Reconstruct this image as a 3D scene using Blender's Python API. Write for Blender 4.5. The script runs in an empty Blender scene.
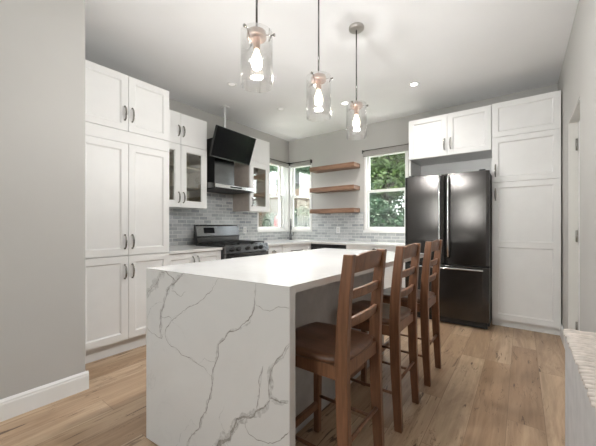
import bpy, bmesh, math, random
from mathutils import Vector, Matrix, noise as mnoise
random.seed(7)
R = math.radians
scene = bpy.context.scene
COL = scene.collection
# ------------------------------------------------------------------ camera, world, lights, exposure
CEIL = 2.79
cd = bpy.data.cameras.new('camera'); cam = bpy.data.objects.new('camera', cd); COL.objects.link(cam)
cam.location = (0, 0, 1.144); cam.rotation_euler = (R(90), 0, R(36.7))
cd.sensor_width = 36; cd.lens = 300 / 596 * 36; cd.shift_y = 2.5 / 596; cd.clip_start = .02
scene.camera = cam
vs = scene.view_settings
vs.view_transform = 'Standard'; vs.look = 'None'; vs.gamma = 1; vs.use_curve_mapping = False
vs.exposure = 0.38

w = bpy.data.worlds.new('sky'); scene.world = w; w.use_nodes = True
wn = w.node_tree.nodes; bg = wn['Background']
sky = wn.new('ShaderNodeTexSky'); sky.sky_type = 'NISHITA'; sky.sun_disc = False
sky.sun_elevation = R(42); sky.sun_rotation = R(200); sky.air_density = 1.2; sky.dust_density = 3
mixw = wn.new('ShaderNodeMix'); mixw.data_type = 'RGBA'; mixw.inputs[0].default_value = .93
w.node_tree.links.new(sky.outputs[0], mixw.inputs[6]); mixw.inputs[7].default_value = (.97, .98, 1, 1)
w.node_tree.links.new(mixw.outputs[2], bg.inputs[0]); bg.inputs[1].default_value = 4.8

def area(name, loc, rot, sx, sy, power, color=(1, 1, 1), portal=False, spread=180):
    l = bpy.data.lights.new(name, 'AREA'); l.shape = 'RECTANGLE'; l.size = sx; l.size_y = sy
    l.energy = power; l.color = color; l.spread = R(spread)
    o = bpy.data.objects.new(name, l); COL.objects.link(o); o.location = loc; o.rotation_euler = rot
    if portal: l.cycles.is_portal = True
    return o
# added fill lamp in the rear window opening, tilted up to brighten the ceiling
area('rear_ceiling_fill', (-1.05, -3.06, 1.62), (R(128), 0, 0), 1.0, .95, 36, (.97, .985, 1))
# soft daylight through the kitchen windows (portals guide the sky light)
area('sky_portal_corner_side', (-3.8, 4.1, 1.69), (0, R(-90), 0), 1.3, .75, 1, portal=True)
area('sky_portal_corner_back', (-3.36, 4.8, 1.69), (R(-90), 0, 0), .45, 1.3, 1, portal=True)
area('sky_portal_back', (-1.72, 4.8, 1.69), (R(-90), 0, 0), .7, 1.3, 1, portal=True)
sl = bpy.data.lights.new('sun', 'SUN'); sl.energy = 40; sl.angle = R(4); sl.color = (1, .95, .86)
so = bpy.data.objects.new('sun', sl); COL.objects.link(so); so.rotation_euler = Vector((-.2, .25, .95)).to_track_quat('Z', 'Y').to_euler()   # nearly overhead, lights tree tops and the added bounce slab

# ------------------------------------------------------------------ materials
def NM(name):
    m = bpy.data.materials.new(name); m.use_nodes = True
    nt = m.node_tree; b = nt.nodes['Principled BSDF']
    return m, nt, b
def setp(b, **k):
    names = dict(color='Base Color', rough='Roughness', metal='Metallic', spec='Specular IOR Level', coat='Coat Weight', trans='Transmission Weight', ecol='Emission Color', estr='Emission Strength', aniso='Anisotropic')
    for a, v in k.items():
        if a in ('color', 'ecol') and len(v) == 3: v = (*v, 1)
        b.inputs[names[a]].default_value = v
def L(nt, a, b): nt.links.new(a, b)
def coords(nt, scale=(1, 1, 1), rot=(0, 0, 0), loc=(0, 0, 0)):
    tc = nt.nodes.new('ShaderNodeTexCoord'); mp = nt.nodes.new('ShaderNodeMapping')
    mp.inputs['Scale'].default_value = scale; mp.inputs['Rotation'].default_value = rot; mp.inputs['Location'].default_value = loc
    g = nt.nodes.new('ShaderNodeNewGeometry')
    L(nt, g.outputs['Position'], mp.inputs[0]); tc  # world position: surfaces stand still
    return mp.outputs[0]
def ocoords(nt, scale=(1, 1, 1), rot=(0, 0, 0)):
    tc = nt.nodes.new('ShaderNodeTexCoord'); mp = nt.nodes.new('ShaderNodeMapping')
    mp.inputs['Scale'].default_value = scale; mp.inputs['Rotation'].default_value = rot
    L(nt, tc.outputs['Object'], mp.inputs[0]); return mp.outputs[0]
def noise(nt, vec, scale=5, detail=3, rough=.5, dist=0):
    n = nt.nodes.new('ShaderNodeTexNoise'); n.inputs['Scale'].default_value = scale; n.inputs['Detail'].default_value = detail
    n.inputs['Roughness'].default_value = rough; n.inputs['Distortion'].default_value = dist; L(nt, vec, n.inputs['Vector']); return n.outputs[0]
def ramp(nt, fac, stops):
    r = nt.nodes.new('ShaderNodeValToRGB'); e = r.color_ramp.elements
    while len(e) < len(stops): e.new(.5)
    for el, (p, c) in zip(e, stops): el.position = p; el.color = (*c, 1) if len(c) == 3 else c
    L(nt, fac, r.inputs[0]); return r.outputs[0]
def mix(nt, fac, a, b, mode='MIX'):
    m = nt.nodes.new('ShaderNodeMix'); m.data_type = 'RGBA'; m.blend_type = mode
    for s, v in ((m.inputs[0], fac), (m.inputs[6], a), (m.inputs[7], b)):
        if isinstance(v, (int, float)): s.default_value = v
        elif isinstance(v, tuple): s.default_value = (*v, 1) if len(v) == 3 else v
        else: L(nt, v, s)
    return m.outputs[2]
def bump(nt, b, h, strength=.2, dist=.01):
    n = nt.nodes.new('ShaderNodeBump'); n.inputs['Strength'].default_value = strength; n.inputs['Distance'].default_value = dist
    L(nt, h, n.inputs['Height']); L(nt, n.outputs[0], b.inputs['Normal'])
def simple(name, color, rough=.5, metal=0, var=.04, nscale=8, bmp=0, bscale=60, **k):
    m, nt, b = NM(name); setp(b, rough=rough, metal=metal, **k)
    v = coords(nt); n = noise(nt, v, nscale, 3)
    c2 = tuple(max(0, c * (1 - var * 2)) for c in color); c1 = tuple(min(1, c * (1 + var)) for c in color)
    L(nt, ramp(nt, n, [(.3, c2), (.7, c1)]), b.inputs['Base Color'])
    if bmp: bump(nt, b, noise(nt, v, bscale, 2), bmp, .004)
    return m
M = {}
M['wall'] = simple('warm grey wall paint', (.50, .49, .47), .75, var=.015, nscale=2, bmp=.08, bscale=180)
M['ceiling'] = simple('white ceiling paint', (.86, .86, .865), .85, var=.01, nscale=2, bmp=.05, bscale=150)
M['trim'] = simple('white trim gloss', (.8, .8, .79), .35, var=.01)
M['cab'] = simple('white satin cabinet lacquer', (.82, .82, .812), .38, var=.01)
M['cabin'] = simple('cabinet interior', (.62, .54, .44), .6, var=.05)
M['taupe'] = simple('taupe cabinet side tone', (.50, .44, .39), .55, var=.05, nscale=20)  # browner and darker than the white cabinet fronts
M['nickel'] = simple('brushed nickel', (.34, .33, .31), .25, 1, var=.03)
M['lnick'] = simple('satin nickel canopy', (.62, .6, .58), .45, 1, var=.02)
M['chrome'] = simple('polished steel', (.6, .6, .6), .16, 1, var=.02)
M['gun'] = simple('gunmetal', (.09, .09, .092), .3, 1, var=.03)
M['copper'] = simple('bronze nickel lamp fitting', (.42, .30, .24), .28, 1, var=.05)
M['steel'] = simple('dark stainless steel', (.16, .16, .161), .24, 1, var=.04, nscale=30)
M['blacksteel'] = simple('black stainless steel', (.085, .081, .079), .2, 1, var=.03, nscale=20, aniso=.85)
M['fside'] = simple('charcoal fridge side', (.05, .05, .052), .5, .3)
M['black'] = simple('black enamel', (.012, .012, .013), .35)
M['iron'] = simple('cast iron', (.02, .02, .02), .6)
M['screen'] = simple('black glass screen', (.004, .004, .005), .22, var=0, spec=.1)
M['plastic'] = simple('white plastic', (.8, .8, .8), .4, var=0)
M['blind'] = simple('grey white blind fabric', (.30, .29, .275), .8, var=.03, nscale=40)
M['jamb'] = simple('door jamb paint', (.66, .65, .62), .5, var=.01)
M['concrete'] = simple('light grey plaster', (.52, .51, .50), .8, var=.05, nscale=14, bmp=.2, bscale=40)
M['rib'] = simple('beige ribbed stone', (.62, .56, .51), .7, var=.1, nscale=30, bmp=.4, bscale=60)
M['rug'] = simple('rubber', (.03, .03, .03), .7)

def glass_mat(name, tint=(1, 1, 1), refl=.08, rough=0.0, edge=.45):
    m = bpy.data.materials.new(name); m.use_nodes = True; nt = m.node_tree; nt.nodes.clear()
    o = nt.nodes.new('ShaderNodeOutputMaterial'); mx = nt.nodes.new('ShaderNodeMixShader')
    t = nt.nodes.new('ShaderNodeBsdfTransparent'); t.inputs[0].default_value = (*tint, 1)
    g = nt.nodes.new('ShaderNodeBsdfGlossy'); g.inputs['Roughness'].default_value = rough; g.inputs[0].default_value = (.9, .9, .9, 1)
    lw = nt.nodes.new('ShaderNodeLayerWeight'); lw.inputs[0].default_value = .35
    mr = nt.nodes.new('ShaderNodeMapRange'); mr.inputs[3].default_value = refl; mr.inputs[4].default_value = edge
    L(nt, lw.outputs['Facing'], mr.inputs[0]); L(nt, mr.outputs[0], mx.inputs[0]); L(nt, t.outputs[0], mx.inputs[1]); L(nt, g.outputs[0], mx.inputs[2]); L(nt, mx.outputs[0], o.inputs[0])
    return m
M['glass'] = glass_mat('clear window glass', (.95, .97, .96), .05)
M['cabglass'] = glass_mat('cabinet glass', (.85, .86, .83), .10)
M['lampglass'] = glass_mat('clear lamp glass', (.96, .96, .955), .05, .02, .7)
# insect screen: dark mesh that lets most of the view through
def screen_mesh():
    m = bpy.data.materials.new('insect screen'); m.use_nodes = True; nt = m.node_tree; b = nt.nodes['Principled BSDF']
    setp(b, color=(.05, .06, .06), rough=.9, spec=.1); b.inputs['Alpha'].default_value = .3
    return m
M['screenmesh'] = screen_mesh()
def emis(name, col, s):
    m, nt, b = NM(name); setp(b, color=(.8, .8, .8), ecol=col, estr=s); return m
M['bulb'] = emis('glowing bulb', (1, .84, .62), 3.2)
M['diffuser'] = emis('lit downlight lens', (1, .96, .9), 12)
M['dim'] = emis('dim downlight lens', (1, .96, .9), .25)

def floor_mat():
    m, nt, b = NM('oak plank floor')
    v = coords(nt, (1, 1, 1), (0, 0, R(90)), (0.31, 0.07, 0))
    def brick(c1, c2, mortar, seedoff=0):
        br = nt.nodes.new('ShaderNodeTexBrick'); L(nt, v, br.inputs['Vector']); br.offset = .37; br.offset_frequency = 3; br.squash = 1
        br.inputs['Scale'].default_value = 1; br.inputs['Brick Width'].default_value = 1.35; br.inputs['Row Height'].default_value = .178
        br.inputs['Mortar Size'].default_value = .0016; br.inputs['Mortar Smooth'].default_value = .2; br.inputs['Bias'].default_value = 0
        br.inputs['Color1'].default_value = (*c1, 1); br.inputs['Color2'].default_value = (*c2, 1); br.inputs['Mortar'].default_value = (*mortar, 1)
        return br
    br = brick((0, 0, 0), (1, 1, 1), (.5, .5, .5))
    # grain coordinates shifted by each plank's own random value
    vm = nt.nodes.new('ShaderNodeVectorMath'); vm.operation = 'MULTIPLY_ADD'; L(nt, br.outputs[0], vm.inputs[0]); vm.inputs[1].default_value = (7, 3, 5)
    g = nt.nodes.new('ShaderNodeNewGeometry'); L(nt, g.outputs['Position'], vm.inputs[2])
    mp = nt.nodes.new('ShaderNodeMapping'); mp.inputs['Scale'].default_value = (9, 1.1, 1); L(nt, vm.outputs[0], mp.inputs[0])
    mp2 = nt.nodes.new('ShaderNodeMapping'); mp2.inputs['Scale'].default_value = (60, 2.5, 1); L(nt, vm.outputs[0], mp2.inputs[0])
    grain = noise(nt, mp.outputs[0], 1.0, 6, .62, 1.2)
    fine = noise(nt, mp2.outputs[0], 1.0, 4, .6, .3)
    base = ramp(nt, br.outputs[0], [(0, (.36, .225, .13)), (.5, (.48, .33, .205)), (1, (.62, .465, .315))])
    col = mix(nt, ramp(nt, grain, [(.36, (1, 1, 1)), (.62, (0, 0, 0))]), base, (.25, .145, .08))
    col = mix(nt, .72, base, col)
    col = mix(nt, .22, col, ramp(nt, fine, [(.3, (.2, .12, .07)), (.7, (.6, .45, .32))]))
    # cracks and knots
    mp3 = nt.nodes.new('ShaderNodeMapping'); mp3.inputs['Scale'].default_value = (20, 2.6, 1); L(nt, vm.outputs[0], mp3.inputs[0])
    n1 = noise(nt, mp3.outputs[0], 1.2, 4, .6, .9)
    n2 = noise(nt, vm.outputs[0], 1.9, 2)
    line = ramp(nt, n1, [(.335, (1, 1, 1)), (.365, (.5, .5, .5)), (.385, (0, 0, 0))])
    gate = ramp(nt, n2, [(.44, (0, 0, 0)), (.52, (1, 1, 1))])
    crack = mix(nt, 1.0, line, gate, 'MULTIPLY')
    mp4 = nt.nodes.new('ShaderNodeMapping'); mp4.inputs['Scale'].default_value = (9, 1.5, 1); L(nt, vm.outputs[0], mp4.inputs[0])
    n4 = noise(nt, mp4.outputs[0], 1.1, 5, .62, .6); n5 = noise(nt, vm.outputs[0], 3.1, 2)
    hair = mix(nt, 1.0, ramp(nt, n4, [(.492, (0, 0, 0)), (.5, (.8, .8, .8)), (.508, (0, 0, 0))]), ramp(nt, n5, [(.52, (0, 0, 0)), (.6, (1, 1, 1))]), 'MULTIPLY')
    crack = mix(nt, 1.0, crack, hair, 'ADD')
    col = mix(nt, crack, col, (.11, .06, .035))
    mort = ramp(nt, br.outputs['Fac'], [(0, (0, 0, 0)), (1, (1, 1, 1))])
    col = mix(nt, mort, col, (.24, .15, .09))
    L(nt, col, b.inputs['Base Color'])
    rr = ramp(nt, fine, [(.2, (.26, .26, .26)), (.8, (.42, .42, .42))]); L(nt, rr, b.inputs['Roughness'])
    inv = nt.nodes.new('ShaderNodeMath'); inv.operation = 'SUBTRACT'; inv.inputs[0].default_value = 1; L(nt, br.outputs['Fac'], inv.inputs[1])
    bump(nt, b, inv.outputs[0], .3, .002)
    return m
M['floor'] = floor_mat()

def tile_mat(axis):
    m, nt, b = NM('grey glazed brick tile ' + axis)
    g = nt.nodes.new('ShaderNodeNewGeometry'); sx = nt.nodes.new('ShaderNodeSeparateXYZ'); L(nt, g.outputs['Position'], sx.inputs[0])
    cx = nt.nodes.new('ShaderNodeCombineXYZ'); L(nt, sx.outputs['Y' if axis == 'side' else 'X'], cx.inputs[0]); L(nt, sx.outputs['Z'], cx.inputs[1])
    mp = nt.nodes.new('ShaderNodeMapping'); mp.inputs['Location'].default_value = (0, -.88, 0); L(nt, cx.outputs[0], mp.inputs[0])
    br = nt.nodes.new('ShaderNodeTexBrick'); L(nt, mp.outputs[0], br.inputs['Vector']); br.offset = .5
    br.inputs['Scale'].default_value = 1; br.inputs['Brick Width'].default_value = .135; br.inputs['Row Height'].default_value = .049
    br.inputs['Mortar Size'].default_value = .0045; br.inputs['Mortar Smooth'].default_value = .15
    br.inputs['Color1'].default_value = (0, 0, 0, 1); br.inputs['Color2'].default_value = (1, 1, 1, 1); br.inputs['Mortar'].default_value = (.5, .5, .5, 1)
    n = noise(nt, mp.outputs[0], 30, 3)
    base = ramp(nt, br.outputs[0], [(0, (.30, .32, .34)), (.5, (.46, .48, .49)), (1, (.62, .635, .64))])
    base = mix(nt, .25, base, ramp(nt, n, [(.3, (.25, .27, .29)), (.7, (.58, .6, .61))]))
    col = mix(nt, ramp(nt, br.outputs['Fac'], [(0, (0, 0, 0)), (1, (1, 1, 1))]), base, (.62, .62, .61))
    L(nt, col, b.inputs['Base Color'])
    L(nt, ramp(nt, br.outputs['Fac'], [(0, (.14,) * 3), (1, (.7,) * 3)]), b.inputs['Roughness'])
    inv = nt.nodes.new('ShaderNodeMath'); inv.operation = 'SUBTRACT'; inv.inputs[0].default_value = 1; L(nt, br.outputs['Fac'], inv.inputs[1])
    w1 = noise(nt, mp.outputs[0], 9, 1)
    ad = nt.nodes.new('ShaderNodeMath'); ad.operation = 'ADD'; L(nt, inv.outputs[0], ad.inputs[0]); L(nt, w1, ad.inputs[1])
    bump(nt, b, ad.outputs[0], .35, .004)
    return m
M['tile_side'] = tile_mat('side'); M['tile_back'] = tile_mat('back')

def quartz(name, base=(.71, .705, .695), veins=True):
    m, nt, b = NM(name); setp(b, rough=.16)
    v = coords(nt)
    n = noise(nt, v, 1.4, 5, .6, 1.5)
    c = ramp(nt, n, [(.3, tuple(x * .93 for x in base)), (.7, base)])
    if veins:
        n2 = noise(nt, v, 2.2, 6, .6, 1.8)
        ln = ramp(nt, n2, [(.485, (0, 0, 0)), (.5, (1, 1, 1)), (.515, (0, 0, 0))])
        gt = ramp(nt, noise(nt, v, 1.1, 2), [(.5, (0, 0, 0)), (.7, (.35, .35, .35))])
        c = mix(nt, mix(nt, 1.0, ln, gt, 'MULTIPLY'), c, (.45, .44, .43))
    L(nt, c, b.inputs['Base Color']); return m
M['quartz'] = quartz('white veined quartz')
M['qplain'] = quartz('white quartz counter', (.76, .755, .74), False)
def vein_mat(name, col):
    m, nt, b = NM(name); setp(b, rough=.18); v = coords(nt)
    L(nt, ramp(nt, noise(nt, v, 45, 4, .7), [(.35, tuple(x * .75 for x in col)), (.68, tuple(min(.7, x * 1.45) for x in col))]), b.inputs['Base Color']); return m
M['vein'] = vein_mat('dark grey quartz vein', (.33, .315, .30))
M['veinsoft'] = vein_mat('soft grey quartz vein', (.60, .59, .575))

def wood(name, dark, light, rough=.4, sc=(14, 14, 1.2), obj=True):
    m, nt, b = NM(name); setp(b, rough=rough)
    v = ocoords(nt, sc) if obj else coords(nt, sc)
    n = noise(nt, v, 1.6, 5, .6, 1.0); n2 = noise(nt, v, 7, 3, .6)
    c = ramp(nt, n, [(.3, dark), (.7, light)])
    c = mix(nt, .3, c, ramp(nt, n2, [(.35, dark), (.65, light)]))
    L(nt, c, b.inputs['Base Color']); bump(nt, b, n2, .1, .002); return m
M['stool'] = wood('walnut stained stool wood', (.11, .048, .024), (.27, .125, .064), .36)
M['stoolseat'] = wood('walnut stained seat wood', (.085, .037, .019), (.19, .086, .044), .36, (2, 16, 14))
M['shelf'] = wood('walnut shelf', (.12, .06, .035), (.33, .19, .12), .5, (1.2, 14, 14))
M['fence'] = wood('cedar fence', (.055, .031, .015), (.10, .062, .035), .8, (5, 5, .8), False)
M['grass'] = simple('lawn', (.04, .075, .025), .9, var=.3, nscale=6, bmp=.5)
M['bounce_slab'] = simple('pale bounce slab', (.7, .69, .67), .9, var=.05)
M['bark'] = simple('bark', (.03, .024, .018), .9, var=.3, nscale=14, bmp=.6, bscale=30)
def leaf_mat(name, a, c):
    m, nt, b = NM(name); setp(b, rough=.55); v = coords(nt)
    L(nt, ramp(nt, noise(nt, v, 3.5, 4, .7), [(.32, a), (.68, c)]), b.inputs['Base Color'])
    b.inputs['Subsurface Weight'].default_value = 0
    return m
M['leafA'] = leaf_mat('bright leaves', (.012, .034, .008), (.065, .11, .022))
M['leafB'] = leaf_mat('deep leaves', (.008, .032, .012), (.03, .10, .036))
M['leafC'] = leaf_mat('bluish leaves', (.016, .05, .025), (.06, .14, .07))
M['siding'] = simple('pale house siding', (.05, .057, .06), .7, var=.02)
M['roof'] = simple('grey roof shingles', (.04, .042, .045), .9, var=.15, nscale=20)
M['red'] = simple('red fabric', (.55, .06, .06), .8)
M['hose'] = simple('red garden hose', (.30, .03, .035), .5)
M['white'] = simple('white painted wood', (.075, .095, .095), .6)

# ------------------------------------------------------------------ mesh helpers
class MB:
    def __init__(s): s.bm = bmesh.new(); s.mats = []; s.cur = 0
    def mat(s, k):
        m = M[k]
        if m not in s.mats: s.mats.append(m)
        s.cur = s.mats.index(m); return s
    def face(s, vs, smooth=False):
        try: f = s.bm.faces.new(vs)
        except ValueError: return None
        f.material_index = s.cur; f.smooth = smooth; return f
    def hexa(s, p):      # 8 points: bottom ring 0-3, top ring 4-7
        v = [s.bm.verts.new(q) for q in p]
        for idx in ((0, 3, 2, 1), (4, 5, 6, 7), (0, 1, 5, 4), (1, 2, 6, 5), (2, 3, 7, 6), (3, 0, 4, 7)): s.face([v[i] for i in idx])
        return s
    def box(s, x0, x1, y0, y1, z0, z1, T=None):
        p = [(x0, y0, z0), (x1, y0, z0), (x1, y1, z0), (x0, y1, z0), (x0, y0, z1), (x1, y0, z1), (x1, y1, z1), (x0, y1, z1)]
        if T: p = [T(*q) for q in p]
        s.hexa(p); return s
    def prism(s, poly, z0, z1, T=None):
        T = T or (lambda x, y, z: (x, y, z))
        a = [s.bm.verts.new(T(x, y, z0)) for x, y in poly]; b = [s.bm.verts.new(T(x, y, z1)) for x, y in poly]; n = len(poly)
        s.face(a[::-1]); s.face(b)
        for i in range(n): s.face([a[i], a[(i + 1) % n], b[(i + 1) % n], b[i]])
        return s
    def tube(s, pts, r, n=10, cap=True, flat=None):
        pts = [Vector(p) for p in pts]; rs = r if isinstance(r, (list, tuple)) else [r] * len(pts); rings = []
        up = None
        for i, p in enumerate(pts):
            t = (pts[min(i + 1, len(pts) - 1)] - pts[max(i - 1, 0)]).normalized()
            if up is None:
                up = Vector((0, 0, 1)) if abs(t.z) < .9 else Vector((1, 0, 0))
            up = (up - t * up.dot(t)).normalized(); sd = t.cross(up)
            rings.append([s.bm.verts.new(p + (up * math.cos(a) + sd * math.sin(a)) * rs[i]) for a in (2 * math.pi * k / n for k in range(n))])
        for a, b in zip(rings, rings[1:]):
            for k in range(n): s.face([a[k], a[(k + 1) % n], b[(k + 1) % n], b[k]], True)
        if cap: s.face(rings[0][::-1]); s.face(rings[-1])
        return s
    def lathe(s, prof, c=(0, 0, 0), n=32, smooth=True, T=None, close=False):
        rings = []
        for r, z in prof:
            ring = []
            for k in range(n):
                a = 2 * math.pi * k / n; q = (c[0] + r * math.cos(a), c[1] + r * math.sin(a), c[2] + z)
                if T: q = T(*q)
                ring.append(s.bm.verts.new(q))
            rings.append(ring)
        pr = list(zip(rings, rings[1:]))
        if close: pr.append((rings[-1], rings[0]))
        for a, b in pr:
            for k in range(n): s.face([a[k], a[(k + 1) % n], b[(k + 1) % n], b[k]], smooth)
        if not close:
            s.face(rings[0][::-1]); s.face(rings[-1])
        return s
    def build(s, name, parent=None, bevel=0, sub=0, local=False, base=None):
        bmesh.ops.recalc_face_normals(s.bm, faces=s.bm.faces)
        me = bpy.data.meshes.new(name)
        if parent is not None and not local:
            o0 = Vector(parent['_o'])
            for v in s.bm.verts: v.co -= o0
        org = Vector((0, 0, 0))
        if parent is None and not local:
            c = [v.co for v in s.bm.verts]
            org = Vector(base) if base else Vector(((min(q.x for q in c) + max(q.x for q in c)) / 2, (min(q.y for q in c) + max(q.y for q in c)) / 2, min(q.z for q in c)))
            for v in s.bm.verts: v.co -= org
        elif parent is not None:
            # put a child's origin at its own centre
            c = [v.co for v in s.bm.verts]
            org = Vector(((min(q.x for q in c) + max(q.x for q in c)) / 2, (min(q.y for q in c) + max(q.y for q in c)) / 2, (min(q.z for q in c) + max(q.z for q in c)) / 2))
            for v in s.bm.verts: v.co -= org
        s.bm.to_mesh(me); s.bm.free()
        for m in s.mats: me.materials.append(m)
        o = bpy.data.objects.new(name, me); COL.objects.link(o); o.location = org
        if parent is not None:
            o.parent = parent; o['_o'] = tuple(Vector(parent['_o']) + org)
        else: o['_o'] = tuple(org)
        if bevel:
            bv = o.modifiers.new('b', 'BEVEL'); bv.width = bevel; bv.segments = 2; bv.limit_method = 'ANGLE'; bv.angle_limit = R(40)
        if sub:
            sb = o.modifiers.new('s', 'SUBSURF'); sb.levels = sub; sb.render_levels = sub
        return o
def mb(k): return MB().mat(k)
def tag(o, label=None, cat=None, group=None, kind=None):
    if label: o['label'] = label
    if cat: o['category'] = cat
    if group: o['group'] = group
    if kind: o['kind'] = kind
    return o
def thing(name, loc, label, cat, group=None, rz=0):
    o = bpy.data.objects.new(name, None); COL.objects.link(o); o.location = loc; o.rotation_euler.z = rz; o['_o'] = tuple(loc)
    o.empty_display_size = .1
    return tag(o, label, cat, group)
def box(k, name, parent, x0, x1, y0, y1, z0, z1, bevel=0, **kw): return mb(k).box(x0, x1, y0, y1, z0, z1).build(name, parent, bevel, **kw)
def struct(o): o['kind'] = 'structure'; return o

# local frames: (u, v, n) -> world. u along the wall, v up, n out of the face
def FL(face): return lambda u, v, n: (face + n, u, v)         # faces +X
def FB(face): return lambda u, v, n: (u, face - n, v)         # faces -Y

def pull(T, u, v, length=.13, parent=None, vertical=True):
    m = mb('nickel'); pts = []; rs = []
    N = 12
    for i in range(N + 1):
        t = i / N; a = (t - .5) * length
        n = .006 + .026 * (math.sin(math.pi * t) ** .45); pts.append(T(u, v + a, n) if vertical else T(u + a, v, n)); rs.append(.0055 + .003 * math.sin(math.pi * t))
    m.tube(pts, rs, 8)
    for e in (-1, 1):
        q = e * length / 2
        m.tube([T(u, v + q, 0) if vertical else T(u + q, v, 0), T(u, v + q, .012) if vertical else T(u + q, v, .012)], [.008, .006], 10)
    return m.build('handle', parent)
def cup(T, u, v, parent, wd=.085):
    m = mb('nickel'); N = 10; K = 5; grid = []
    for i in range(N + 1):
        th = math.pi * i / N; row = []
        for j in range(K + 1):
            ph = math.pi / 2 * j / K
            row.append(m.bm.verts.new(T(u - math.cos(th) * wd / 2 * math.cos(ph * .0) , v + math.sin(th) * .03 * math.cos(ph), .003 + .024 * math.sin(ph) * (math.sin(th) ** .5 if math.sin(th) > 0 else 0))))
        grid.append(row)
    for i in range(N):
        for j in range(K): m.face([grid[i][j], grid[i + 1][j], grid[i + 1][j + 1], grid[i][j + 1]], True)
    m.tube([T(u - wd / 2 - .004, v - .001, .004), T(u + wd / 2 + .004, v - .001, .004)], .003, 6)
    o = m.build('handle', parent); sm = o.modifiers.new('t', 'SOLIDIFY'); sm.thickness = .002; return o

def shaker(name, T, u0, u1, v0, v1, parent, rail=.058, th=.02, openings=None, glass=False, key='cab', flat=False):
    """a door: stiles, rails, sloped lips and recessed panels; T maps to the world, face at n=0"""
    m = mb(key)
    if flat: m.box(u0, u1, v0, v1, -th, 0, T); return m.build(name, parent, .0015)
    op = openings or [(v0 + rail, v1 - rail)]
    m.box(u0, u0 + rail, v0, v1, -th, 0, T); m.box(u1 - rail, u1, v0, v1, -th, 0, T)
    ed = [v0] + [q for o in op for q in o] + [v1]
    for i in range(0, len(ed), 2): m.box(u0 + rail, u1 - rail, ed[i], ed[i + 1], -th, 0, T)
    rec = .012; sl = .011
    for a, b in op:
        A = [(u0 + rail, a), (u1 - rail, a), (u1 - rail, b), (u0 + rail, b)]
        B = [(u0 + rail + sl, a + sl), (u1 - rail - sl, a + sl), (u1 - rail - sl, b - sl), (u0 + rail + sl, b - sl)]
        va = [m.bm.verts.new(T(x, y, -.0015)) for x, y in A]; vb = [m.bm.verts.new(T(x, y, -rec)) for x, y in B]
        for i in range(4): m.face([va[i], va[(i + 1) % 4], vb[(i + 1) % 4], vb[i]])
        if glass:
            vc = [m.bm.verts.new(T(x, y, -th)) for x, y in B]
            for i in range(4): m.face([vb[i], vb[(i + 1) % 4], vc[(i + 1) % 4], vc[i]])
        else:
            m.face(vb)
    o = m.build(name, parent)
    if glass:
        for a, b in op:
            g = mb('cabglass').box(u0 + rail + sl, u1 - rail - sl, a + sl, b - sl, -.015, -.011, T).build('glass_pane', o)
            tag(g, 'clear glass pane')
    return o

# ------------------------------------------------------------------ the room
XL, YB, XR, YR = -3.655, 4.60, .335, -3.0
Z0 = 0
struct(box('floor', 'floor', None, -3.9, 1.6, -3.15, 4.76, -.12, 0))
struct(box('ceiling', 'ceiling', None, -3.9, 1.6, -3.15, 4.76, CEIL, CEIL + .12))
def wall_with_holes(name, key, axis, c0, c1, a0, a1, z0, z1, holes):
    """a wall box split around rectangular openings; axis 'x' = runs along X"""
    m = mb(key)
    def b(p, q, r, t):
        if q - p < 1e-4 or t - r < 1e-4: return
        if axis == 'x': m.box(p, q, c0, c1, r, t)
        else: m.box(c0, c1, p, q, r, t)
    cur = a0
    for (p, q, r, t) in sorted(holes):
        b(cur, p, z0, z1); b(p, q, z0, r); b(p, q, t, z1); cur = q
    b(cur, a1, z0, z1)
    return struct(m.build(name))
W1 = (3.72, 4.44, 1.06, 2.33); W2 = (-3.628, -3.11, 1.06, 2.33); W3 = (-2.065, -1.365, 1.06, 2.33)
wall_with_holes('wall_left', 'wall', 'y', XL - .14, XL, .62, YB + .14, 0, CEIL, [W1])
wall_with_holes('wall_back', 'wall', 'x', YB, YB + .14, XL, XR + .14, 0, CEIL, [W2, W3])
wall_with_holes('wall_right', 'wall', 'y', XR, XR + .14, YR, YB, 0, CEIL, [(2.93, 3.62, 0, 2.07)])
struct(mb('wall').box(XL - .14, -2.446, YR, .795, 0, CEIL).build('wall_front_left', bevel=.006))
RW = (-1.65, -.45, 1.1, 2.15)
wall_with_holes('wall_rear', 'wall', 'x', YR - .14, YR, -2.446, XR + .14, 0, CEIL, [RW])
# baseboards
def baseboard(name, pts_fn, a0, a1, h=.125):
    prof = [(0, 0), (.015, 0), (.015, h - .03), (.012, h - .022), (.012, h - .014), (.006, h - .004), (.004, h), (0, h)]
    m = mb('trim'); va = [m.bm.verts.new(pts_fn(a0, n, z)) for n, z in prof]; vb = [m.bm.verts.new(pts_fn(a1, n, z)) for n, z in prof]
    k = len(prof); m.face(va); m.face(vb[::-1])
    for i in range(k): m.face([va[i], va[(i + 1) % k], vb[(i + 1) % k], vb[i]])
    return struct(m.build(name))
baseboard('baseboard_left', lambda a, n, z: (-2.446 + n, a, z), YR, .8105)
baseboard('baseboard_left_return', lambda a, n, z: (a, .7955 + n, z), -2.80, -2.4465)
baseboard('baseboard_right', lambda a, n, z: (XR - n, a, z), 3.62, 4.12)
baseboard('baseboard_right_near', lambda a, n, z: (XR - n, a, z), YR, 2.93)
# tiled backsplash
struct(mb('tile_side').box(XL, XL + .008, 1.64, 3.72, .88, 1.62).box(XL, XL + .008, 3.72, YB, .88, 1.028).build('wall_left_backsplash'))
struct(mb('tile_back').box(XL + .008, W2[1] + .012, YB - .008, YB, .88, 1.028).box(W2[1] + .012, W3[0] - .02, YB - .008, YB, .88, 1.365).box(W3[0] - .02, -1.205, YB - .008, YB, .88, 1.035).build('wall_back_backsplash'))
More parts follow.
